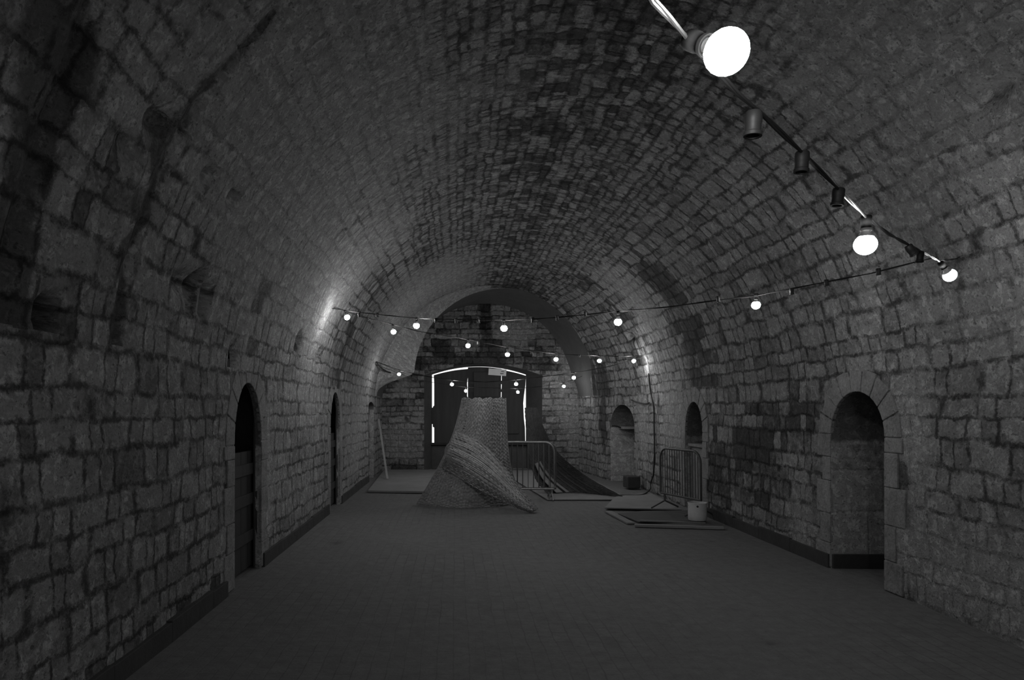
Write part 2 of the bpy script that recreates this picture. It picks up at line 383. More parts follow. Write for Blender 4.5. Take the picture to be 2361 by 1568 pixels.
tag(grid_mesh('trim_2', [L2[0]], [L2[1]], [L2[2]], [L2[1]], [(math.pi-TT)*R+ZS], M_soff,
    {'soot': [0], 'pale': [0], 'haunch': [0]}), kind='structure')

# openings in the side walls: (near y, far y, apex height, rise of the arch)
OPL = [(6.86, 7.80, 1.99, .62), (12.10, 13.10, 2.03, .6), (17.35, 18.45, 1.93, .12)]
OPR = [(6.81, 7.79, 1.90, .45), (11.85, 12.75, 1.86, .52), (16.30, 17.50, 1.85, .50)]
def arch_z(y, a, b, ap, rise):
    c, hw = (a+b)/2, (b-a)/2; k = np.clip(np.abs(y-c)/hw, 0, 1)
    return ap-rise+rise*np.sqrt(np.maximum(1-k**2, 0))
def side_wall(name, ops, xf, flip, soot_darks, pales):
    Xs, Ys, Zs, S, Pp = [], [], [], [], []
    cuts = [Y0]; 
    for o in ops: cuts += [o[0], o[1]]
    cuts.append(YE+.05)
    for i in range(len(cuts)-1):
        a, b = cuts[i], cuts[i+1]; op = ops[i//2] if i % 2 else None
        n = max(12, int((b-a)/.05)); 
        y = np.linspace(a, b, n) if not op else (a+b)/2-(b-a)/2*np.cos(np.linspace(0, math.pi, 33))
        zb = arch_z(y, *op) if op else 0*y-.04
        m = 44 if not op else 12
        f = np.linspace(0, 1, m)[None]
        Zp = zb[:, None]+(ZW+.01-zb[:, None])*f; Yp = y[:, None]+0*f
        x0 = np.array([xf(q) for q in y])[:, None]+0*f
        sgn = -1 if x0[0, 0] < 0 else 1
        tw = np.clip((Zp-ZS)/(ZW-ZS), 0, 1)                  # lean into the spring of the vault
        rx = R if sgn < 0 else (xr(Yp)-CX)
        xc = CX+sgn*rx*np.sqrt(1-(np.clip(Zp-ZS, 0, 1)/R)**2)
        x0 = x0*(1-tw)+xc*tw
        d = .05*(fbm(0*Zp, Yp*.9, Zp*.9, 21, 3)-.45)+.028*(fbm(0*Zp, Yp*4, Zp*4, 25, 3)-.45)
        wgt = np.clip((ZW-Zp)/.15, 0, 1)
        for o in ops: wgt = wgt*np.clip(np.maximum(o[0]-Yp, Yp-o[1])/.15, 0, 1) if not op else wgt*0
        Xs.append(x0+sgn*d*wgt); Ys.append(Yp); Zs.append(Zp)
        S.append(bump2(Yp, Zp, soot_darks)); Pp.append(bump2(Yp, Zp, pales))
    return tag(grid_mesh(name, Xs, Ys, Zs, Ys, Zs, M_wall, {'soot': S, 'pale': Pp, 'haunch': [2]*len(Xs), 'arc': [0]*len(Xs)}, flip=flip), kind='structure')
side_wall('wall_left', OPL, lambda y: XL, False,
          [(3.35, 1.2, .12, .25, .7), (3.7, 1.9, .5, .3, .3), (7.35, 2.2, .35, .35, .7), (12.6, 2.2, .5, .3, .9), (2.5, 1.1, .5, .5, .3), (4.4, 1.6, .1, .6, .5), (6.0, .2, 3, .12, .35)],
          [(9.8, 1.8, 1.8, .6, .2), (15, 1.2, 1.6, 1.0, .3), (9.5, .6, 1.6, .5, .15), (8.1, .8, .2, .8, .4)])
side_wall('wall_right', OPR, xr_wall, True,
          [(9.6, 1.1, 1.0, .8, .75), (8.4, 1.7, .5, .4, .55), (11.2, .7, .8, .9, .8), (7.9, .9, .3, .7, .35), (6.6, 1.1, .16, .2, .8), (6.55, .75, .15, .3, .5), (5, 1.1, .7, .15, .25), (19.4, 1.6, .5, .6, .3), (18.1, 1.9, .4, 1.0, 1.2)],  # last entry: dark column past the far niche
          [(5.2, .35, 1.6, .45, .45), (6.4, 1.5, .25, .5, .5), (8.4, .3, .5, .4, .3), (15.7, 1.2, .5, .9, .25), (13.5, 1.5, .9, .7, .3)])

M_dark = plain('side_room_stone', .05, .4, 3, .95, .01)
# dressed stone reveals and passages behind the openings
def passage(name, op, x, sgn, depth, mat, soot, cap=True, parent=None):
    a, b, ap, rise = op; z1 = ap-rise
    zz = np.linspace(-.04, z1, 16)[:-1]; ph = np.linspace(0, math.pi, 33); c, hw = (a+b)/2, (b-a)/2
    py = np.concatenate([a+0*zz, c-hw*np.cos(ph), b+0*zz[::-1]]); pz = np.concatenate([zz, z1+rise*np.sin(ph), zz[::-1]])
    f = np.linspace(0, 1, 14)[None]
    wob = .012*(fbm(f*depth*5, py[:, None]*5, pz[:, None]*5, 31, 3)-.45)*np.clip(f*6, 0, 1)
    xs_ = np.array([x(q) for q in py])[:, None] if callable(x) else x+0*py[:, None]
    xe_ = (XR if sgn > 0 else XL)+sgn*depth
    X = xs_+(xe_-xs_)*f; Y = py[:, None]+wob; Z = pz[:, None]+0*f
    ln = np.concatenate([[0], np.cumsum(np.hypot(np.diff(py), np.diff(pz)))])
    so = np.broadcast_to(soot, X.shape)*np.ones(X.shape)+np.where(Z > z1-.03, .8, 0)  # passage darkened, arch head most: shade put into the colour
    # back cap
    yb = c-hw*np.cos(ph); zt = z1+rise*np.sin(ph)
    g = np.linspace(0, 1, 12)[None]
    Yb = yb[:, None]+0*g; Zb = -.04+(zt[:, None]+.04)*g; Xb = xe_+0*Yb
    k_ = 2 if cap else 1
    o = grid_mesh(name, [X, Xb][:k_], [Y, Yb][:k_], [Z, Zb][:k_], [f*depth+0*X, Yb][:k_], [ln[:, None]+0*X, Zb][:k_], mat,
                  {'soot': [so, soot+0*Xb][:k_], 'pale': [.2+0*X, 0*Xb][:k_], 'haunch': [0, 0][:k_]}, parent, flip=(sgn < 0))
    return tag(o, kind='structure')
n_tr = 3
for i, op in enumerate(OPL):
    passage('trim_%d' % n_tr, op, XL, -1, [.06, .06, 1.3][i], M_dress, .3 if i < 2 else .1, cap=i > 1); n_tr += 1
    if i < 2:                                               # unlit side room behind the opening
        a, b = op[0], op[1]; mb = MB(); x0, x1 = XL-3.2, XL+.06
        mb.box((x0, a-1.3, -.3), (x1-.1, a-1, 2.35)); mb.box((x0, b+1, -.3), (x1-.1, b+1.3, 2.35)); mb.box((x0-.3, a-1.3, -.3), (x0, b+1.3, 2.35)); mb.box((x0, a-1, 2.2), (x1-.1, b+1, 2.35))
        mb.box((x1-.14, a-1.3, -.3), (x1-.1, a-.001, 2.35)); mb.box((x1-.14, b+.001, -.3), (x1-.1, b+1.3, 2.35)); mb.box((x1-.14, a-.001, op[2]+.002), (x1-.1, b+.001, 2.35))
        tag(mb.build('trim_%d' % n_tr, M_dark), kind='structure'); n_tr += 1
passage('trim_%d' % n_tr, OPR[0], XR, 1, 1.3, M_dress, .36); n_tr += 1
passage('trim_%d' % n_tr, OPR[1], XR, 1, 1.3, M_dress, .45); n_tr += 1
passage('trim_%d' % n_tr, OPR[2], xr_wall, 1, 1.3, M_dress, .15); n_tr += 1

# dressed surrounds: quoins up the jambs and voussoirs round the head
t = NT('dressed_surround'); g = t.obj(); a_ = t.noise(g, 6, 8, .7, .4); b_ = t.noise(g, 1.3, 4, .6); c_ = t.noise(g, 40, 6, .7)
pt = t.ss(t.noise(g, 17, 6, .7), .56, .66); al = t.m('MULTIPLY', t.m('MULTIPLY', .25, t.mix(a_, .3, 1.7)), t.m('MULTIPLY', t.mix(b_, .6, 1.4), t.mix(c_, .4, 1.6)))
al = t.m('MULTIPLY', al, t.m('SUBTRACT', 1.0, t.m('MULTIPLY', pt, .4)))
M_quoin = t.out(al, .93, t.m('ADD', a_, t.m('MULTIPLY', c_, .4)), .05)
def surround(name, op, x, sgn, sides='ab', head=True):
    a, b, ap, rise = op; z1 = ap-rise; c, hw = (a+b)/2, (b-a)/2; mb = MB(); rnd = random.Random(int(a*100))
    for s_ in sides:
        z = 0.0; k = 0
        while z < z1-.01:
            h = min(rnd.uniform(.24, .36), z1-z); h = z1-z if z1-z-h < .12 else h
            wd = (.20 if k % 2 else .29)+rnd.uniform(-.03, .03)
            y0_, y1_ = (a-wd, a) if s_ == 'a' else (b, b+wd)
            xx = x-sgn*(.007+rnd.uniform(0, .006))
            mb.box((min(xx, x+sgn*.03), y0_, z+.003), (max(xx, x+sgn*.03), y1_, z+h-.003)); z += h; k += 1
    if head:
        n = 9
        for k in range(n):
            p0, p1 = math.pi*k/n+.012, math.pi*(k+1)/n-.012; ext = .26 if k != n//2 else .34
            xx = x-sgn*(.006+rnd.uniform(0, .006)); pts = []
            for ph_, r_ in ((p0, 0), ((p0+p1)/2, 0), (p1, 0), (p1, ext+rnd.uniform(-.02, .02)), (p0, ext)):
                pts.append((xx, c-(hw+r_)*math.cos(ph_), z1+(rise+r_*.95)*math.sin(ph_)))
            mb.prism(pts, (sgn*.045, 0, 0))
    return tag(mb.build(name, M_quoin, bevel=.008), kind='structure')
for i, op in enumerate(OPL[:2]): surround('trim_%d' % n_tr, op, XL, -1); n_tr += 1
for i, op in enumerate(OPR[:2]): surround('trim_%d' % n_tr, op, XR, 1); n_tr += 1
surround('trim_%d' % n_tr, OPR[2], XR, 1, sides='a', head=False); n_tr += 1

# infill of masonry in the lower half of the second opening on the right, with a ledge
mb = MB(); mb.box((XR+.10, 11.87, 0), (XR+.45, 12.73, 1.08)); mb.box((XR+.04, 11.86, 1.08), (XR+.5, 12.74, 1.13))
tag(mb.build('trim_%d' % n_tr, M_quoin, bevel=.01), kind='structure'); n_tr += 1
mb = MB(); mb.box((XR-.12, 16.9, 1.27), (XR+1.2, 17.48, 1.33))
tag(mb.build('trim_%d' % n_tr, M_quoin, bevel=.01), kind='structure'); n_tr += 1

# dark doors deep in the passages on the left
def plank_door(name, x, y0, y1, z1, n=5, mat=M_shut):
    mb = MB(); wd = (y1-y0)/n
    for k in range(n): mb.box((x, y0+k*wd+.004, .02), (x+.04, y0+(k+1)*wd-.004, z1))
    o = mb.build(name, mat, bevel=.004); tag(o, kind='structure')
    rail = MB()
    for z in (.3, z1*.55, z1-.25): rail.box((x+.04, y0+.03, z), (x+.065, y1-.03, z+.12))
    rail.build('rail', mat, o, bevel=.003)
    return o
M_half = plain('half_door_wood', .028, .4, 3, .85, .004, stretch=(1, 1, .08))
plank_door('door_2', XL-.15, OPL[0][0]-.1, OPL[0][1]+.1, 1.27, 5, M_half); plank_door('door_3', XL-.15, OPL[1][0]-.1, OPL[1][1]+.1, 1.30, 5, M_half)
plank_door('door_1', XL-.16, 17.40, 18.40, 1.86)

# end wall with its splayed window bay
WX0, WX1, WZ, WR = -.92, 2.46, 3.06, .34
def wtop(x, x0, x1, ap, rise):
    c, hw = (x0+x1)/2, (x1-x0)/2; return ap-rise*np.clip(np.abs(x-c)/hw, 0, 1)**2
Xs, Zs, S, Pp = [], [], [], []
for (a, b, hole) in ((-2.4, WX0, 0), (WX0, WX1, 1), (WX1, 4.5, 0)):
    x = np.linspace(a, b, 60); zb = wtop(x, WX0, WX1, WZ, WR) if hole else 0*x
    f = np.linspace(0, 1, 90)[None]; Z = zb[:, None]+(5.0-zb[:, None])*f; X = x[:, None]+0*f
    Xs.append(X); Zs.append(Z)
    def px(xp, yp): return (xp-VX)/F*YE, EYE-(yp-VY)/F*YE
    fl = 1.0*np.exp(-((X-px(1121, 0)[0])/.17)**4)*(Z > 2.9)
    bl = bump2(X, Z, [(*px(950, 845), .5, .25, .7), (*px(905, 800), .4, .2, .5), (*px(1010, 800), .5, .35, .45), (*px(1100, 830), 1.3, .28, .75), (*px(1090, 740), .35, .25, .7),
                      (*px(1230, 810), .5, .25, .55), (*px(1140, 800), .4, .5, .6), (*px(1260, 850), .4, .25, .6), (*px(975, 920), .25, .3, .6), (*px(905, 1060), .4, .2, .4), (*px(930, 1080), 1.2, .12, .6), (*px(1000, 760), .4, .15, .35)])
    S.append(np.minimum(fl+bl, 1.1)); Pp.append(bump2(X, Z, [(*px(1190, 760), .6, .35, .5), (*px(1330, 960), .5, 1.2, .35), (*px(1310, 830), .4, .5, .4), (*px(920, 1020), .5, .6, .35), (*px(930, 890), .3, .3, .3)]))
Ys = []
for X, Z in zip(Xs, Zs):
    d = .05*(fbm(X*.9, 0*X, Z*.9, 41, 3)-.45)+.03*(fbm(X*4, 0*X, Z*4, 42, 3)-.45)
    e = np.clip(np.maximum(np.maximum(WX0-X, X-WX1)/.1, (Z-WZ)/.1), 0, 1)
    slot = .22*((np.abs(X-.86) < .16) & (Z > 4.05) & (Z < 4.75))
    Ys.append(YE+d*e+slot)
tag(grid_mesh('wall_end', Xs, Ys, Zs, Xs, Zs, M_end, {'soot': S, 'pale': Pp, 'haunch': [0]*3}), kind='structure')
# bay: splayed sides and head running back to the shutters
YB = 21.25
BX0, BX1, BZ, BR = (996-VX)/F*YB, (1213-VX)/F*YB, EYE+(VY-845)/F*YB, .24
mb = MB()
def prof(x0, x1, ap, rise, y, n=24):
    xs = np.linspace(x0, x1, n); return [(x0, y, 0)]+[(q, y, float(wtop(q, x0, x1, ap, rise))) for q in xs]+[(x1, y, 0)]
A = prof(WX0, WX1, WZ, WR, YE-.002); B = prof(BX0, BX1, BZ, BR, YB); n = len(A)
mb.add(A+B, [(i, i+1, n+i+1, n+i) for i in range(n-1)])
M_bay = plain('bay_plaster', .07, .4, 2.5, .95, .015)
tag(mb.build('trim_%d' % n_tr, M_bay), kind='structure'); n_tr += 1
# outer face of the wall round the shutters, and the low wall under the sill
SZ = EYE-(1021-VY)/F*YB
mb = MB(); xs = np.linspace(BX0, BX1, 24); z = wtop(xs, BX0, BX1, BZ, BR)
mb.box((-3, YB, 0), (BX0, YB+.1, 5)); mb.box((BX1, YB, 0), (5, YB+.1, 5)); mb.box((BX0, YB-.02, 0), (BX1, YB+.1, SZ))
for i in range(23): mb.prism([(xs[i], YB, z[i]), (xs[i+1], YB, z[i+1]), (xs[i+1], YB, 5), (xs[i], YB, 5)], (0, .1, 0))
tag(mb.build('trim_%d' % n_tr, M_bay), kind='structure'); n_tr += 1

# timber shutters that do not quite close: daylight in the gaps
win = empty('window_1', ((BX0+BX1)/2, YB, SZ)); tag(win, kind='structure')
YS = YB+.02
def sx(p): return (p-VX)/F*YS
def sz(p): return EYE-(p-VY)/F*YS
def tops(x, gap): return float(wtop(x, BX0, BX1, BZ, BR))-gap
def shutter(xl, xr_, gap0, gap1, n=8):
    """xl, xr_: left/right edges as lists (z, x) from bottom to top"""
    xa, xb = xl[-1][1], xr_[-1][1]
    top = [(xa+(xb-xa)*k/n, YS, tops(xa+(xb-xa)*k/n, gap0+(gap1-gap0)*k/n)) for k in range(n+1)]
    pts = [(x, YS, z) for z, x in xl[:-1]]+top+[(x, YS, z) for z, x in xr_[:-1]][::-1]
    m = MB(); m.prism(pts, (0, .04, 0)); return m
zt = 3.2
pA = shutter([(SZ-.05, sx(1001)), (sz(986), sx(1001)), (sz(984), sx(997.5)), (sz(938), sx(998)), (sz(935), sx(1001)), (sz(885), sx(1001)), (zt, sx(1000))],
             [(SZ-.05, sx(1078)), (sz(917), sx(1078.7)), (sz(913), sx(1076.9)), (sz(893), sx(1077.6)), (sz(885), sx(1076.9)), (sz(870), sx(1078.7)), (zt, sx(1078.7))], .035, .06).build('shutter_panel', M_shut, win)
pB = shutter([(SZ-.05, sx(1078.65)), (zt, sx(1078.65))],
             [(SZ-.05, sx(1155)), (sz(945), sx(1155.5)), (sz(925), sx(1154.8)), (sz(872), sx(1155.6)), (zt, sx(1156.6))], .010, .014).build('shutter_panel', M_shut, win)
pC = shutter([(SZ-.05, sx(1155.2)), (sz(945), sx(1155.6)), (sz(930), sx(1156.2)), (sz(872), sx(1156.8)), (zt, sx(1156.8))],
             [(SZ-.05, sx(1210.8)), (sz(1018), sx(1211.2)), (sz(985), sx(1210.4)), (sz(965), sx(1208.0)), (sz(930), sx(1206.4)), (sz(912), sx(1208.2)), (sz(888), sx(1211.5)), (zt, sx(1212.5))], .045, .035).build('shutter_panel', M_shut, win)
for z0_, z1_ in ((886, 878), (904, 897), (1000, 980)):       # ledges across the joints
    m = MB(); m.box((sx(1079.5), YS-.04, sz(z0_)), (sx(1196), YS-.005, sz(z1_))); m.build('batten', M_shut, win, bevel=.005)
m = MB(); m.box((sx(1092), YS-.055, sz(915)), (sx(1150), YS-.004, sz(858))); m.build('backing_board', M_shut, win, bevel=.004)
m = MB(); m.box((BX0-.02, YB-.14, SZ-.06), (BX1+.02, YB-.01, SZ)); m.build('sill', M_skirt, win, bevel=.006)
m = MB(); m.box((BX0+.001, YB-.03, sz(978)), (sx(999.6), YB+.01, sz(940))); m.build('packing_strip', M_shut, win)
m = MB(); rot = Matrix.Rotation(math.radians(4), 3, 'Y')
m.box((sx(1126), YS-.075, sz(866)), (sx(1167), YS-.07, sz(851)), 0, rot)
m.box((sx(1155), YS-.078, sz(857)), (sx(1162), YS-.0752, sz(855.6)), 1, rot, ((sx(1146.5)), YS-.07, sz(858.5)))
m.box((sx(1153), YS-.078, sz(862)), (sx(1161), YS-.0752, sz(860.4)), 1, rot, ((sx(1146.5)), YS-.07, sz(858.5)))
pn = m.build('paper_notice', [M_paper, M_ink]); tag(pn, 'pale paper notice pinned high on the dark window shutters', 'notice')

# rear wall behind the camera; unseen entrance added to let in fill daylight
mb = MB(); mb.box((-3, Y0-.3, 0), (.3, Y0, 5.3)); mb.box((2.7, Y0-.3, 0), (5, Y0, 5.3)); mb.box((.3, Y0-.3, 2.8), (2.7, Y0, 5.3))
tag(mb.build('wall_rear', M_quoin), kind='structure')

# floor with stains
x = np.linspace(-5.2, 6.0, 225); y = np.linspace(Y0-.3, 21.6, 520); X, Y = np.meshgrid(x, y, indexing='ij')
Z = -.012*fbm(X*1.3, Y*1.3, 0*X, 51, 3)
st = []
for (a, b, sa, sb, am) in ((775, 1250, .16, .3, .6), (1540, 1325, .10, .25, .5), (1770, 1480, .22, .14, .55), (677, 1288, .08, .12, .5), (1320, 1212, .2, .25, .5), (1480, 1340, .03, .04, .9), (610, 1337, .08, .1, .5), (1640, 1247, .12, .1, .6), (1300, 1190, .15, .2, .45), (760, 1185, .1, .15, .4), (1400, 1420, .3, .3, .2), (900, 1440, .4, .4, .15)):
    g_ = G(a, b); st.append((g_.x, g_.y, sa, sb, am))
tag(grid_mesh('floor', [X], [Y], [Z-.004], [X], [Y], M_floor, {'soot': [bump2(X, Y, st)]}, flip=False), kind='structure')

# dark base bands along both walls
def base_band(name, x, sgn, runs, h=.145):
    mb = MB()
    for a, b in runs:
        k = a
        while k < b-.01:
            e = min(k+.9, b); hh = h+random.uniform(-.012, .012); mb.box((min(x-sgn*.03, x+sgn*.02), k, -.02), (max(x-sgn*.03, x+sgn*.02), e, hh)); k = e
    return tag(mb.build(name, M_skirt, bevel=.006), kind='structure')
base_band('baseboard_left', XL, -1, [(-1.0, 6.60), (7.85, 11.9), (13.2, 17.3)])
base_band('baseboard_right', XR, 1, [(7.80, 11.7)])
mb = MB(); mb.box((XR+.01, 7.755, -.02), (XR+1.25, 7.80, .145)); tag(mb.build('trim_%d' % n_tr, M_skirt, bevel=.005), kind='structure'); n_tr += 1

# ------------------------------------------------------------ festoon lights
def unit_socket(name, top, axis, parent, mat=M_rub, lit=None, s=1.0):
    ax = Vector(axis).normalized(); o = MB()
    o.lathe([(.0, .0), (.017, .0), (.019, .004), (.0195, .026), (.018, .028), (.018, .046), (.0205, .048), (.0205, .056), (.015, .056), (.013, .02), (0, .02)], top-ax*.004, ax, 20)
    ob = o.build(name, mat, parent, smooth=True)
    if lit:
        b = MB(); c0 = top+ax*.05
        b.lathe([(.013, -.01), (.014, .006), (.019, .015), (.028, .026)], c0, ax, 24, 0)
        pr = [(.040*math.cos(a_), .054+.037*math.sin(a_)) for a_ in np.linspace(-.80, math.pi/2, 12)]
        pr[-1] = (0.0005, pr[-1][1]); b.lathe(pr, c0, ax, 24, 1)
        b.build('bulb', [M_col, M_lit], ob, smooth=True)
    return ob
def festoon(label, pts, units, hook_ends, group='strings of festoon bulbs', mat=M_rub, r=.0065, light_wire=None):
    """pts: cable path; units: (point on cable, lit, axis)"""
    root = empty('string_lights', tuple(pts[0])); tag(root, label, 'string lights', group)
    c = MB()
    # two twisted cores
    path = []
    for i in range(len(pts)-1):
        a, b = Vector(pts[i]), Vector(pts[i+1]); n = max(2, int((b-a).length/.06)); path += [a.lerp(b, k/n) for k in range(n)]
    path.append(Vector(pts[-1]))
    for s_ in (0, math.pi):
        c.tube([p+Vector((0, math.cos(i*.5+s_)*r*.55, math.sin(i*.5+s_)*r*.55)) for i, p in enumerate(path)], r*.62, 6)
    c.build('cable', mat, root, smooth=True)
    for p, lit, ax in units: unit_socket('lamp_holder', Vector(p), ax, root, M_rub, lit)
    for p, d in hook_ends:
        m = MB(); p = Vector(p); d = Vector(d)
        m.tube([p+d*.12, p+d*.02, p+Vector((0, 0, -.012)), p-d*.02+Vector((0, 0, .005))], .005, 8); m.build('hook', M_old, root, smooth=True)
    return root
DN = (0, 0, -1)
def plan_depth(x, a, b):                                    # depth where the ray at pixel column x meets the plan line a-b
    k = (x-VX)/F; dx, dy = b.x-a.x, b.y-a.y
    t_ = (k*a.y-a.x)/(dx-k*dy); return a.y+dy*t_
def on(x, y, a, b): return P(x, y, plan_depth(x, a, b))
# nearest string: passes over the camera's right shoulder to the right haunch
a1 = P(1676, 60, 1.50); b1 = P(2205, 595, 5.35)
w1 = [(1430, -135), (1505, 0), (1545, 42), (1585, 88), (1640, 150), (1700, 215), (1755, 262), (1850, 352), (1935, 438), (1997, 500), (2050, 540), (2105, 570), (2130, 583), (2165, 602), (2205, 597), (2262, 560)]
pts = [Vector((-2.02, -1.7, 3.0)), Vector((-1.5, -1.2, 2.84)), Vector((-.95, -.55, 2.70)), Vector((-.45, .1, 2.60)), Vector((-.05, .62, 2.55))]+[on(x_, y_, a1, b1) for x_, y_ in w1]
sb_ = on(1590, 92, a1, b1); ax_ = P(1676, 120, sb_.y-.075)-sb_
u1 = [(sb_, 1, ax_), (Vector((-.05, .62, 2.54)), 1, DN), (Vector((-.45, .1, 2.59)), 0, DN), (Vector((-.95, -.55, 2.69)), 1, DN), (on(1738, 262, a1, b1), 0, (-.05, 0, -1)), (on(1850, 354, a1, b1), 0, (-.06, 0, -1)),  # lit bulbs behind and left of the view: unseen, added to brighten the left
      (on(1934, 438, a1, b1), 0, (-.12, 0, -1)), (on(1998, 500, a1, b1), 1, (-.04, 0, -1)), (on(2094, 568, a1, b1), 0, (.6, 0, -.8)), (on(2122, 582, a1, b1), 0, (-.1, 0, -1)), (on(2168, 606, a1, b1), 1, (.62, .1, -.7))]
festoon('nearest festoon string, crossing top right with the one huge bright bulb', pts, u1, [(pts[-1], (1, 0, .2)), (pts[0], (-1, 0, .2))], r=.0065)
# second string: long shallow sag across the hall
a2 = Vector((3.93, 5.75, 0)); b2 = Vector((-1.80, 10.5, 0))
w2_ = [(2285, 558), (2230, 578), (2120, 602), (2010, 630), (1900, 651), (1743, 682), (1656, 692), (1540, 708), (1425, 718), (1285, 732), (1228, 736), (1160, 738), (1052, 737), (960, 734), (900, 728), (825, 720), (768, 711)]
pts = [on(x_, y_, a2, b2) for x_, y_ in w2_]
u2 = [(on(2212, 600, a2, b2), 1, (.1, 0, -1))] + [(on(x_, y_, a2, b2), 0, (.05, 0, -1)) for x_, y_ in ((2245, 566), (2025, 620), (1905, 646), (1825, 666), (1656, 684), (1350, 719), (1285, 728), (1228, 733), (1103, 735), (1052, 735), (1005, 734), (870, 722), (828, 722))] + \
     [(on(1743, 678, a2, b2), 1, DN), (on(1425, 720, a2, b2), 1, DN), (on(1162, 737, a2, b2), 1, DN), (on(960, 733, a2, b2), 1, DN), (on(795, 716, a2, b2), 1, (.3, 0, -.9))]
festoon('long festoon string sagging across the hall from right haunch to left wall', pts, u2, [(pts[0], (1, 0, .2)), (pts[-1], (-1, 0, .2))])
# third string
a3 = Vector((-1.80, 10.55, 0)); b3 = Vector((3.90, 15.1, 0))
w3 = [(772, 708), (826, 728), (905, 748), (965, 764), (1080, 783), (1170, 801), (1282, 816), (1382, 821), (1430, 822), (1482, 820)]
pts = [on(x_, y_, a3, b3) for x_, y_ in w3]
u3 = [(on(905, 750, a3, b3), 1, (.15, 0, -1)), (on(1079, 783, a3, b3), 1, DN), (on(1170, 804, a3, b3), 1, DN), (on(1282, 816, a3, b3), 1, DN), (on(1382, 820, a3, b3), 1, DN), (on(1460, 821, a3, b3), 1, (.1, 0, -1))] + \
     [(on(x_, y_, a3, b3), 0, DN) for x_, y_ in ((1102, 787), (1335, 818), (1425, 821), (850, 733), (1000, 770), (1225, 810))]
festoon('third festoon string, hanging low across the far lunette', pts, u3, [(pts[0], (-1, 0, .3)), (pts[-1], (1, 0, .2))])
# fourth and fifth, deep in the hall
a4 = Vector((3.90, 15.2, 0)); b4 = Vector((-1.92, 17.4, 0))
w4 = [(1476, 826), (1400, 846), (1323, 860), (1190, 876), (1120, 881), (1042, 877), (985, 868), (920, 854), (868, 834)]
pts = [on(x_, y_, a4, b4) for x_, y_ in w4]
u4 = [(on(x_, y_, a4, b4), 1, DN) for x_, y_ in ((1323, 860), (1190, 875), (1042, 876), (920, 853))]
festoon('fourth festoon string, strung low in front of the window shutters', pts, u4, [(pts[0], (1, 0, .2)), (pts[-1], (-1, 0, .2))], r=.009)
a5 = Vector((-1.92, 17.6, 0)); b5 = Vector((3.60, 19.8, 0))
w5 = [(870, 842), (960, 876), (1074, 893), (1194, 896), (1250, 891), (1300, 883), (1368, 858)]
pts = [on(x_, y_, a5, b5) for x_, y_ in w5]
u5 = [(on(x_, y_, a5, b5), 1, DN) for x_, y_ in ((1074, 892), (1194, 895), (1300, 882))]
festoon('farthest and lowest festoon string, three bulbs before the end wall', pts, u5, [(pts[0], (-1, 0, .2)), (pts[-1], (1, 0, .2))])

# ------------------------------------------------------------ woven willow forms
def weave(name, surf, nu, nv, mat, parent, wid=.8, off=.006, rag=.02, seed=1, skip=.06, su=40, sv=40):
    """surf(u, v) -> Vector; ribbons both ways, over and under"""
    rnd = random.Random(seed); mb = MB()
    def nrm(u, v):
        e = .004; a_ = surf(min(u+e, 1), v)-surf(max(u-e, 0), v); b_ = surf(u, min(v+e, 1))-surf(u, max(v-e, 0)); n_ = a_.cross(b_)
        return n_.normalized() if n_.length > 1e-9 else Vector((0, -1, 0))
    def ribbon(fix, k, cnt, seg, along_v):
        hw = wid*.5/cnt; lo_, hi_ = rnd.uniform(0, rag), 1-rnd.uniform(0, rag)
        vs = []; fs = []; ph = k % 2; jit = rnd.uniform(-.3, .3)*hw; lift = rnd.uniform(0, 1)*off
        for i in range(seg+1):
            q = lo_+(hi_-lo_)*i/seg; wv = math.cos(math.pi*(i+ph))*off*.6+lift
            for s_ in (-1, 1):
                c = min(max(fix+jit+s_*hw*(1+.2*math.sin(i*.7+k)), 0), 1); u, v = (c, q) if along_v else (q, c)
                vs.append(surf(u, v)+nrm(u, v)*(wv+(0 if along_v else off)))
        for i in range(seg): fs.append((2*i, 2*i+1, 2*i+3, 2*i+2))
        mb.add(vs, fs)
    for k in range(nu):
        if rnd.random() > skip: ribbon((k+.5)/nu, k, nu, sv, True)
    for k in range(nv):
        if rnd.random() > skip: ribbon((k+.5)/nv, k, nv, su, False)
    o = mb.build(name, mat, parent)
    s_ = o.modifiers.new('thickness', 'SOLIDIFY'); s_.thickness = .004
    return o
def poly(pts, v):                                           # point on a smooth polyline, v in 0..1
    n = len(pts)-1; q = min(max(v, 0), 1)*n; i = min(int(q), n-1); f_ = q-i
    p0, p1, p2, p3 = [Vector(pts[min(max(j, 0), n)]) for j in (i-1, i, i+1, i+2)]
    return .5*((2*p1)+(p2-p0)*f_+(2*p0-5*p1+4*p2-p3)*f_**2+(3*p1-p0-3*p2+p3)*f_**3)
Lp = [P(1066, 918, 13.1), P(1050, 985, 13.1), P(1022, 1055, 13.05), P(992, 1110, 13.05), P(960, 1162, 13.05)]
Rp = [P(1166, 918, 13.3), P(1168, 985, 13.3), P(1173, 1050, 13.2), P(1186, 1105, 13.2), P(1210, 1158, 13.2)]
Lp[-1].z = Rp[-1].z = .0
def skirt(u, v):
    a, b = poly(Lp, v), poly(Rp, v); p = a.lerp(b, u)
    bul = math.sin(math.pi*u)*(.34+.35*v)
    p.y -= bul*.9
    p.z += (.012*math.sin(u*23)+.008*math.sin(u*51))*(1-v)
    sc_ = p.y/(a.lerp(b, u).y)                              # keep it narrowing towards the viewer like a half cone
    p.x = (a.lerp(b, u).x)*(.5+.5*sc_)
    return p
sculp = empty('woven_sculpture', (.5, 13.0, 0))
tag(sculp, 'large pale woven willow form with a fold sweeping down to a pointed tip', 'sculpture')
weave('woven_skirt', skirt, 34, 50, M_wick, sculp, wid=.82, seed=3, su=50, sv=60, skip=.05, off=.006)
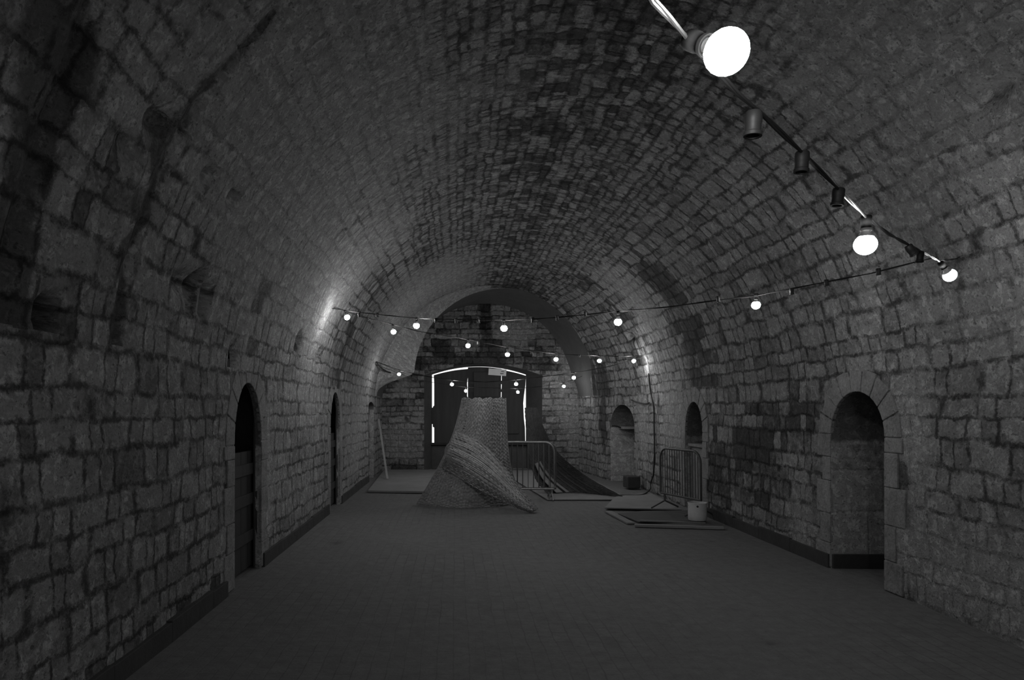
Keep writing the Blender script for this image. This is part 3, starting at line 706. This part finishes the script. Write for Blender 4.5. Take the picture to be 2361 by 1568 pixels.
FL = [P(1018, 1078, 12.9), P(1075, 1113, 12.55), P(1135, 1145, 12.3), P(1185, 1168, 12.1), P(1224, 1182, 11.98)]
FU = [P(1048, 996, 12.98), P(1104, 1018, 12.72), P(1156, 1070, 12.42), P(1202, 1130, 12.2), P(1240, 1172, 12.05)]
FL[-1].z = .012; FU[-1].z = .05
def fold(u, v):
    a, b = poly(FL, u), poly(FU, u); p = a.lerp(b, v)
    p.y -= math.sin(math.pi*v)*.22*(1-u*.5)-.02
    return p
weave('front_fold', fold, 44, 17, M_fold, sculp, wid=.78, seed=9, skip=.06, off=.012, su=44, sv=20)
# bundled rods along the fold
mb = MB()
for k in range(26):
    v0 = .03+k*.037+random.uniform(-.01, .01); u0, u1_ = random.uniform(0, .25), random.uniform(.75, 1)
    mb.tube([fold(u0+(u1_-u0)*i/14, v0+.01*math.sin(i*.8+k))+Vector((0, -.018, .004)) for i in range(15)], random.uniform(.005, .013), 5)
mb.build('willow_rod', M_rod, sculp)
mb = MB()
for Q in (Lp, Rp): mb.tube([poly(Q, i/14) for i in range(15)], .012, 6)
mb.build('edge_binding', M_wick, sculp)

sc2 = empty('woven_sculpture', (1.8, 14.4, 0))
tag(sc2, 'darker woven form behind the barrier, fanning out to the lower right', 'sculpture')
Lq = [P(1210, 940, 14.9), P(1214, 1000, 14.8), P(1222, 1065, 14.7), P(1238, 1110, 14.6), P(1262, 1142, 14.5)]
Rq = [P(1238, 940, 15.0), P(1256, 990, 15.0), P(1284, 1040, 14.9), P(1345, 1093, 14.6), P(1443, 1160, 13.8)]
Lq[-1].z = Rq[-1].z = .02
def wing(u, v):
    a, b = poly(Lq, v), poly(Rq, v); p = a.lerp(b, u); p.y += math.sin(math.pi*u)*.5*v; return p
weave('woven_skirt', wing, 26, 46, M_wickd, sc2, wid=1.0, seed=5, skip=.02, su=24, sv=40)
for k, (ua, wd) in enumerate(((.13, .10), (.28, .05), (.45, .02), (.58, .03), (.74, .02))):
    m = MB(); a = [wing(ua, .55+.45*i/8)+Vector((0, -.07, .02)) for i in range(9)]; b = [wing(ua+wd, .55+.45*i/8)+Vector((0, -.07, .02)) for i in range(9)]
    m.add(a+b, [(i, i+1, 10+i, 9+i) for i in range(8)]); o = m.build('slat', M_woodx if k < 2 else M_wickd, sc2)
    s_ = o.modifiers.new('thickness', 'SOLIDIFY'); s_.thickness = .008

# ------------------------------------------------------------ steel crowd barriers
def barrier(label, A_, B_, z0, z1, feet, mat, nb=16, rad=.19, lean=0):
    """A_, B_: ground points of the two ends"""
    A_, B_ = Vector(A_), Vector(B_); d = (B_-A_); d.z = 0; Lh = d.length; d.normalize(); nn = Vector((-d.y, d.x, 0))
    root = empty('crowd_barrier', tuple(A_)); tag(root, label, 'barrier', 'steel crowd barriers')
    def q(s_, z): return A_+d*s_+Vector((0, 0, z))+nn*lean*(z/1.1)
    fr = []
    def arc(cs, cz, a0, a1): return [q(cs+rad*math.cos(a_), cz+rad*math.sin(a_)) for a_ in np.linspace(a0, a1, 7)]
    fr = [q(0, z0)]+arc(rad, z1-rad, math.pi, math.pi/2)+arc(Lh-rad, z1-rad, math.pi/2, 0)+[q(Lh, z0), q(0, z0)]
    m = MB(); m.tube(fr, .019, 10); m.build('frame', mat, root, smooth=True)
    for k in range(nb):
        s_ = Lh*(k+1)/(nb+1); zt_ = z1
        if s_ < rad: zt_ = z1-rad+math.sqrt(max(rad**2-(rad-s_)**2, 0))
        if s_ > Lh-rad: zt_ = z1-rad+math.sqrt(max(rad**2-(s_-Lh+rad)**2, 0))
        m = MB(); m.tube([q(s_, z0), q(s_, zt_)], .0075, 6); m.build('bar', mat, root, smooth=True)
    for s_ in feet:
        m = MB(); m.tube([q(s_, z0)-nn*.0, q(s_, .12)], .017, 8)
        m.tube([q(s_, .13), A_+d*s_+nn*.26+Vector((0, 0, .012))], .014, 8); m.tube([q(s_, .13), A_+d*s_-nn*.26+Vector((0, 0, .012))], .014, 8)
        m.build('foot', mat, root, smooth=True)
    return root
e1 = G(1278, 1152); st1 = G(1150, 1152)
barrier('steel crowd barrier standing between the pale and dark woven forms', (e1.x-2.1, e1.y+.12, 0), (e1.x, e1.y, 0), .2, 1.10, (2.06, .3), M_galv, 20)
barrier('second crowd barrier close behind the one between the woven forms', (e1.x-1.98, e1.y+.30, 0), (e1.x+.05, e1.y+.14, 0), .2, 1.10, (.35, 1.9), M_old, 18)
pa_ = P(1524, 948, 12.35); pb_ = P(1617, 948, 11.25)
barrier('short crowd barrier leaning against the right wall by the bucket', (pa_.x, pa_.y, .044), (pb_.x, pb_.y, .044), .25, 1.02, (.12, 1.1), M_old, 15, lean=-.02)

# ------------------------------------------------------------ bucket
bk = P(1608, 948, 11.02); bk.z = .0235
r0 = empty('bucket', tuple(bk)); tag(r0, 'dented white plastic bucket on the boards by the right wall', 'bucket')
m = MB(); m.lathe([(0, 0), (.128, 0), (.137, .012), (.139, .10), (.141, .255), (.145, .257), (.145, .270), (.141, .272), (.136, .27), (.132, .02), (0, .02)], bk, n=36)
m.build('bucket_body', M_buck, r0, smooth=True)
m = MB(); c = bk+Vector((-.045, -.138, .225)); m.lathe([(0, 0), (.016, 0), (.016, .006), (.009, .010), (0, .010)], c, (-.3, -1, 0), 16); m.build('handle_lug', M_rub, r0, smooth=True)
m = MB(); m.tube([bk+Vector((.143*math.cos(a_), .143*math.sin(a_)*.2-.11*abs(math.sin(a_)), .235-.06*math.sin(a_))) for a_ in np.linspace(0, math.pi, 15)], .0022, 6); 
m.build('wire_handle', M_old, r0, smooth=True)

# ------------------------------------------------------------ boards and sheets on the floor
def board(name, label, cat, quad, z, th, mat, group=None):
    m = MB(); m.prism([(p.x, p.y, z) for p in quad], (0, 0, th)); o = m.build(name, mat, bevel=.003); tag(o, label, cat, group); return o
board('plywood_sheet', 'broad pale sheet on the floor against the left of the end wall', 'board', [G(848, 1136), G(975, 1138), Vector((-.02, 20.3, 0)), Vector((-2.04, 20.3, 0))], .005, .04, M_ply, 'sheets lying on the floor')
board('plywood_sheet', 'pale sheet on the floor before the far right niche', 'board', [G(1262, 1154), Vector((3.3, G(1262, 1154).y, 0)), Vector((3.38, 20.3, 0)), Vector((1.2, 20.3, 0))], .003, .02, M_ply, 'sheets lying on the floor')
board('plywood_sheet', 'pale sheet under the left leg of the leaning barrier', 'board', [G(1394, 1176), G(1572, 1180), G(1497, 1140), G(1418, 1150)], .0235, .02, M_ply, 'sheets lying on the floor')
board('dark_sheet', 'dark sheet in front of the leaning barrier under the bucket', 'board', [G(1425, 1187), G(1472, 1206), Vector((G(1655, 1208).x-.12, 10.95, 0)), Vector((3.95, 12.1, 0)), G(1480, 1181)], .003, .02, M_plyd, 'sheets lying on the floor')
def plank(label, a, b, wd, th, z, mat, tilt=None):
    a, b = Vector(a), Vector(b); d = (b-a).normalized(); s_ = d.cross(Vector((0, 0, 1))).normalized()*wd/2; up = s_.cross(d).normalized()
    m = MB(); q = [a-s_, a+s_, b+s_, b-s_]; m.prism([p+Vector((0, 0, z)) for p in q], up*th if up.z > 0 else -up*th)
    o = m.build('plank', mat, bevel=.003); tag(o, label, 'plank', 'loose planks'); return o
plank('long thin plank on the floor in front of the bucket', G(1463, 1214), G(1668, 1220), .09, .035, .0, M_woodx)
plank('second thin plank lying just behind the bucket-side plank', G(1478, 1207)+Vector((0, .05, 0)), G(1630, 1213)+Vector((0, .06, 0)), .06, .02, .024, M_wood)
plank('plank running back from the near left corner of the dark sheet', G(1455, 1209), G(1402, 1181), .12, .025, .0, M_ply)
a = P(893, 1100, 17.35); a.z = .06; b = Vector((XL+.045, 18.7, 0)); b = P(873, 966, 18.85)
m = MB(); up = Vector((.02, .02, 0)); s_ = Vector((.05, -.01, 0)); m.prism([a-s_*.5, a+s_*.5, b+s_*.5, b-s_*.5], (.0, .03, .0))
tag(m.build('plank', M_pale, bevel=.003), 'pale thin plank leaning against the left wall near the end', 'plank', 'loose planks')
m = MB()
m.box((3.70, 15.5, .024), (3.98, 15.85, .28), 0, Matrix.Rotation(.08, 3, 'Z'))
tag(m.build('stone_block', M_skirt, bevel=.02), 'dark squared stone block at the foot of the far right niche', 'stone')

# ------------------------------------------------------------ cables on the right wall
def wall_pt(x, y, off=.03):                                 # point on the right wall / haunch seen at a pixel
    d = F*(XR-off)/(x-VX); z = EYE-(y-VY)/F*d
    if z > ZS:
        d, _t = vault_pix(x, y); p = P(x, y, d); n_ = Vector((p.x-CX, 0, p.z-ZS)).normalized(); return p-n_*(off+.01)
    return P(x, y, d)
c1 = [(1500, 860), (1504, 900), (1507, 940), (1508, 985), (1509, 1030), (1508, 1070), (1506, 1095), (1500, 1115)]
pp = [wall_pt(x_, y_) for x_, y_ in c1]+[Vector((3.95, 14.6, .1)), Vector((3.7, 14.2, .045)), Vector((3.4, 14.1, .04)), Vector((3.1, 14.15, .04))]
m = MB(); m.tube([poly(pp, i/60) for i in range(61)], .014, 8); o = m.build('wall_cable', M_rub, smooth=True)
tag(o, 'black cable dropping down the right wall to the floor', 'cable', 'cables on the right wall')
c2 = [(1413, 945), (1414, 920), (1422, 912), (1430, 917), (1438, 911), (1452, 916), (1468, 926), (1486, 931), (1502, 929)]
m = MB(); pp = [wall_pt(x_, y_, .04) for x_, y_ in c2]; m.tube([poly(pp, i/50) for i in range(51)], .016, 8); o = m.build('wall_cable', M_rub, smooth=True)
tag(o, 'black cable looping wavily over the arch of the far right niche', 'cable', 'cables on the right wall')
c3 = [(1411, 982), (1422, 983), (1440, 989), (1455, 990), (1465, 987)]
m = MB(); pp = [P(x_, y_, 17.2+(i_ > 2)*-.2) for i_, (x_, y_) in enumerate(c3)]; m.tube([poly(pp, i/30) for i in range(31)], .016, 8); o = m.build('wall_cable', M_rub, smooth=True)
tag(o, 'black cable sagging across the ledge inside the far right niche', 'cable', 'cables on the right wall')
# cable along the left wall above the far string's end
m = MB(); pp = [P(868, 834, 17.3), P(874, 842, 17.4), P(884, 852, 18.0), P(900, 859, 18.8), P(930, 861, 20.3), P(975, 866, 20.4)]
m.tube([poly(pp, i/30) for i in range(31)], .02, 8); tag(m.build('wall_cable', M_rub, smooth=True), 'thick dark cable crossing the left corner of the end wall', 'cable')
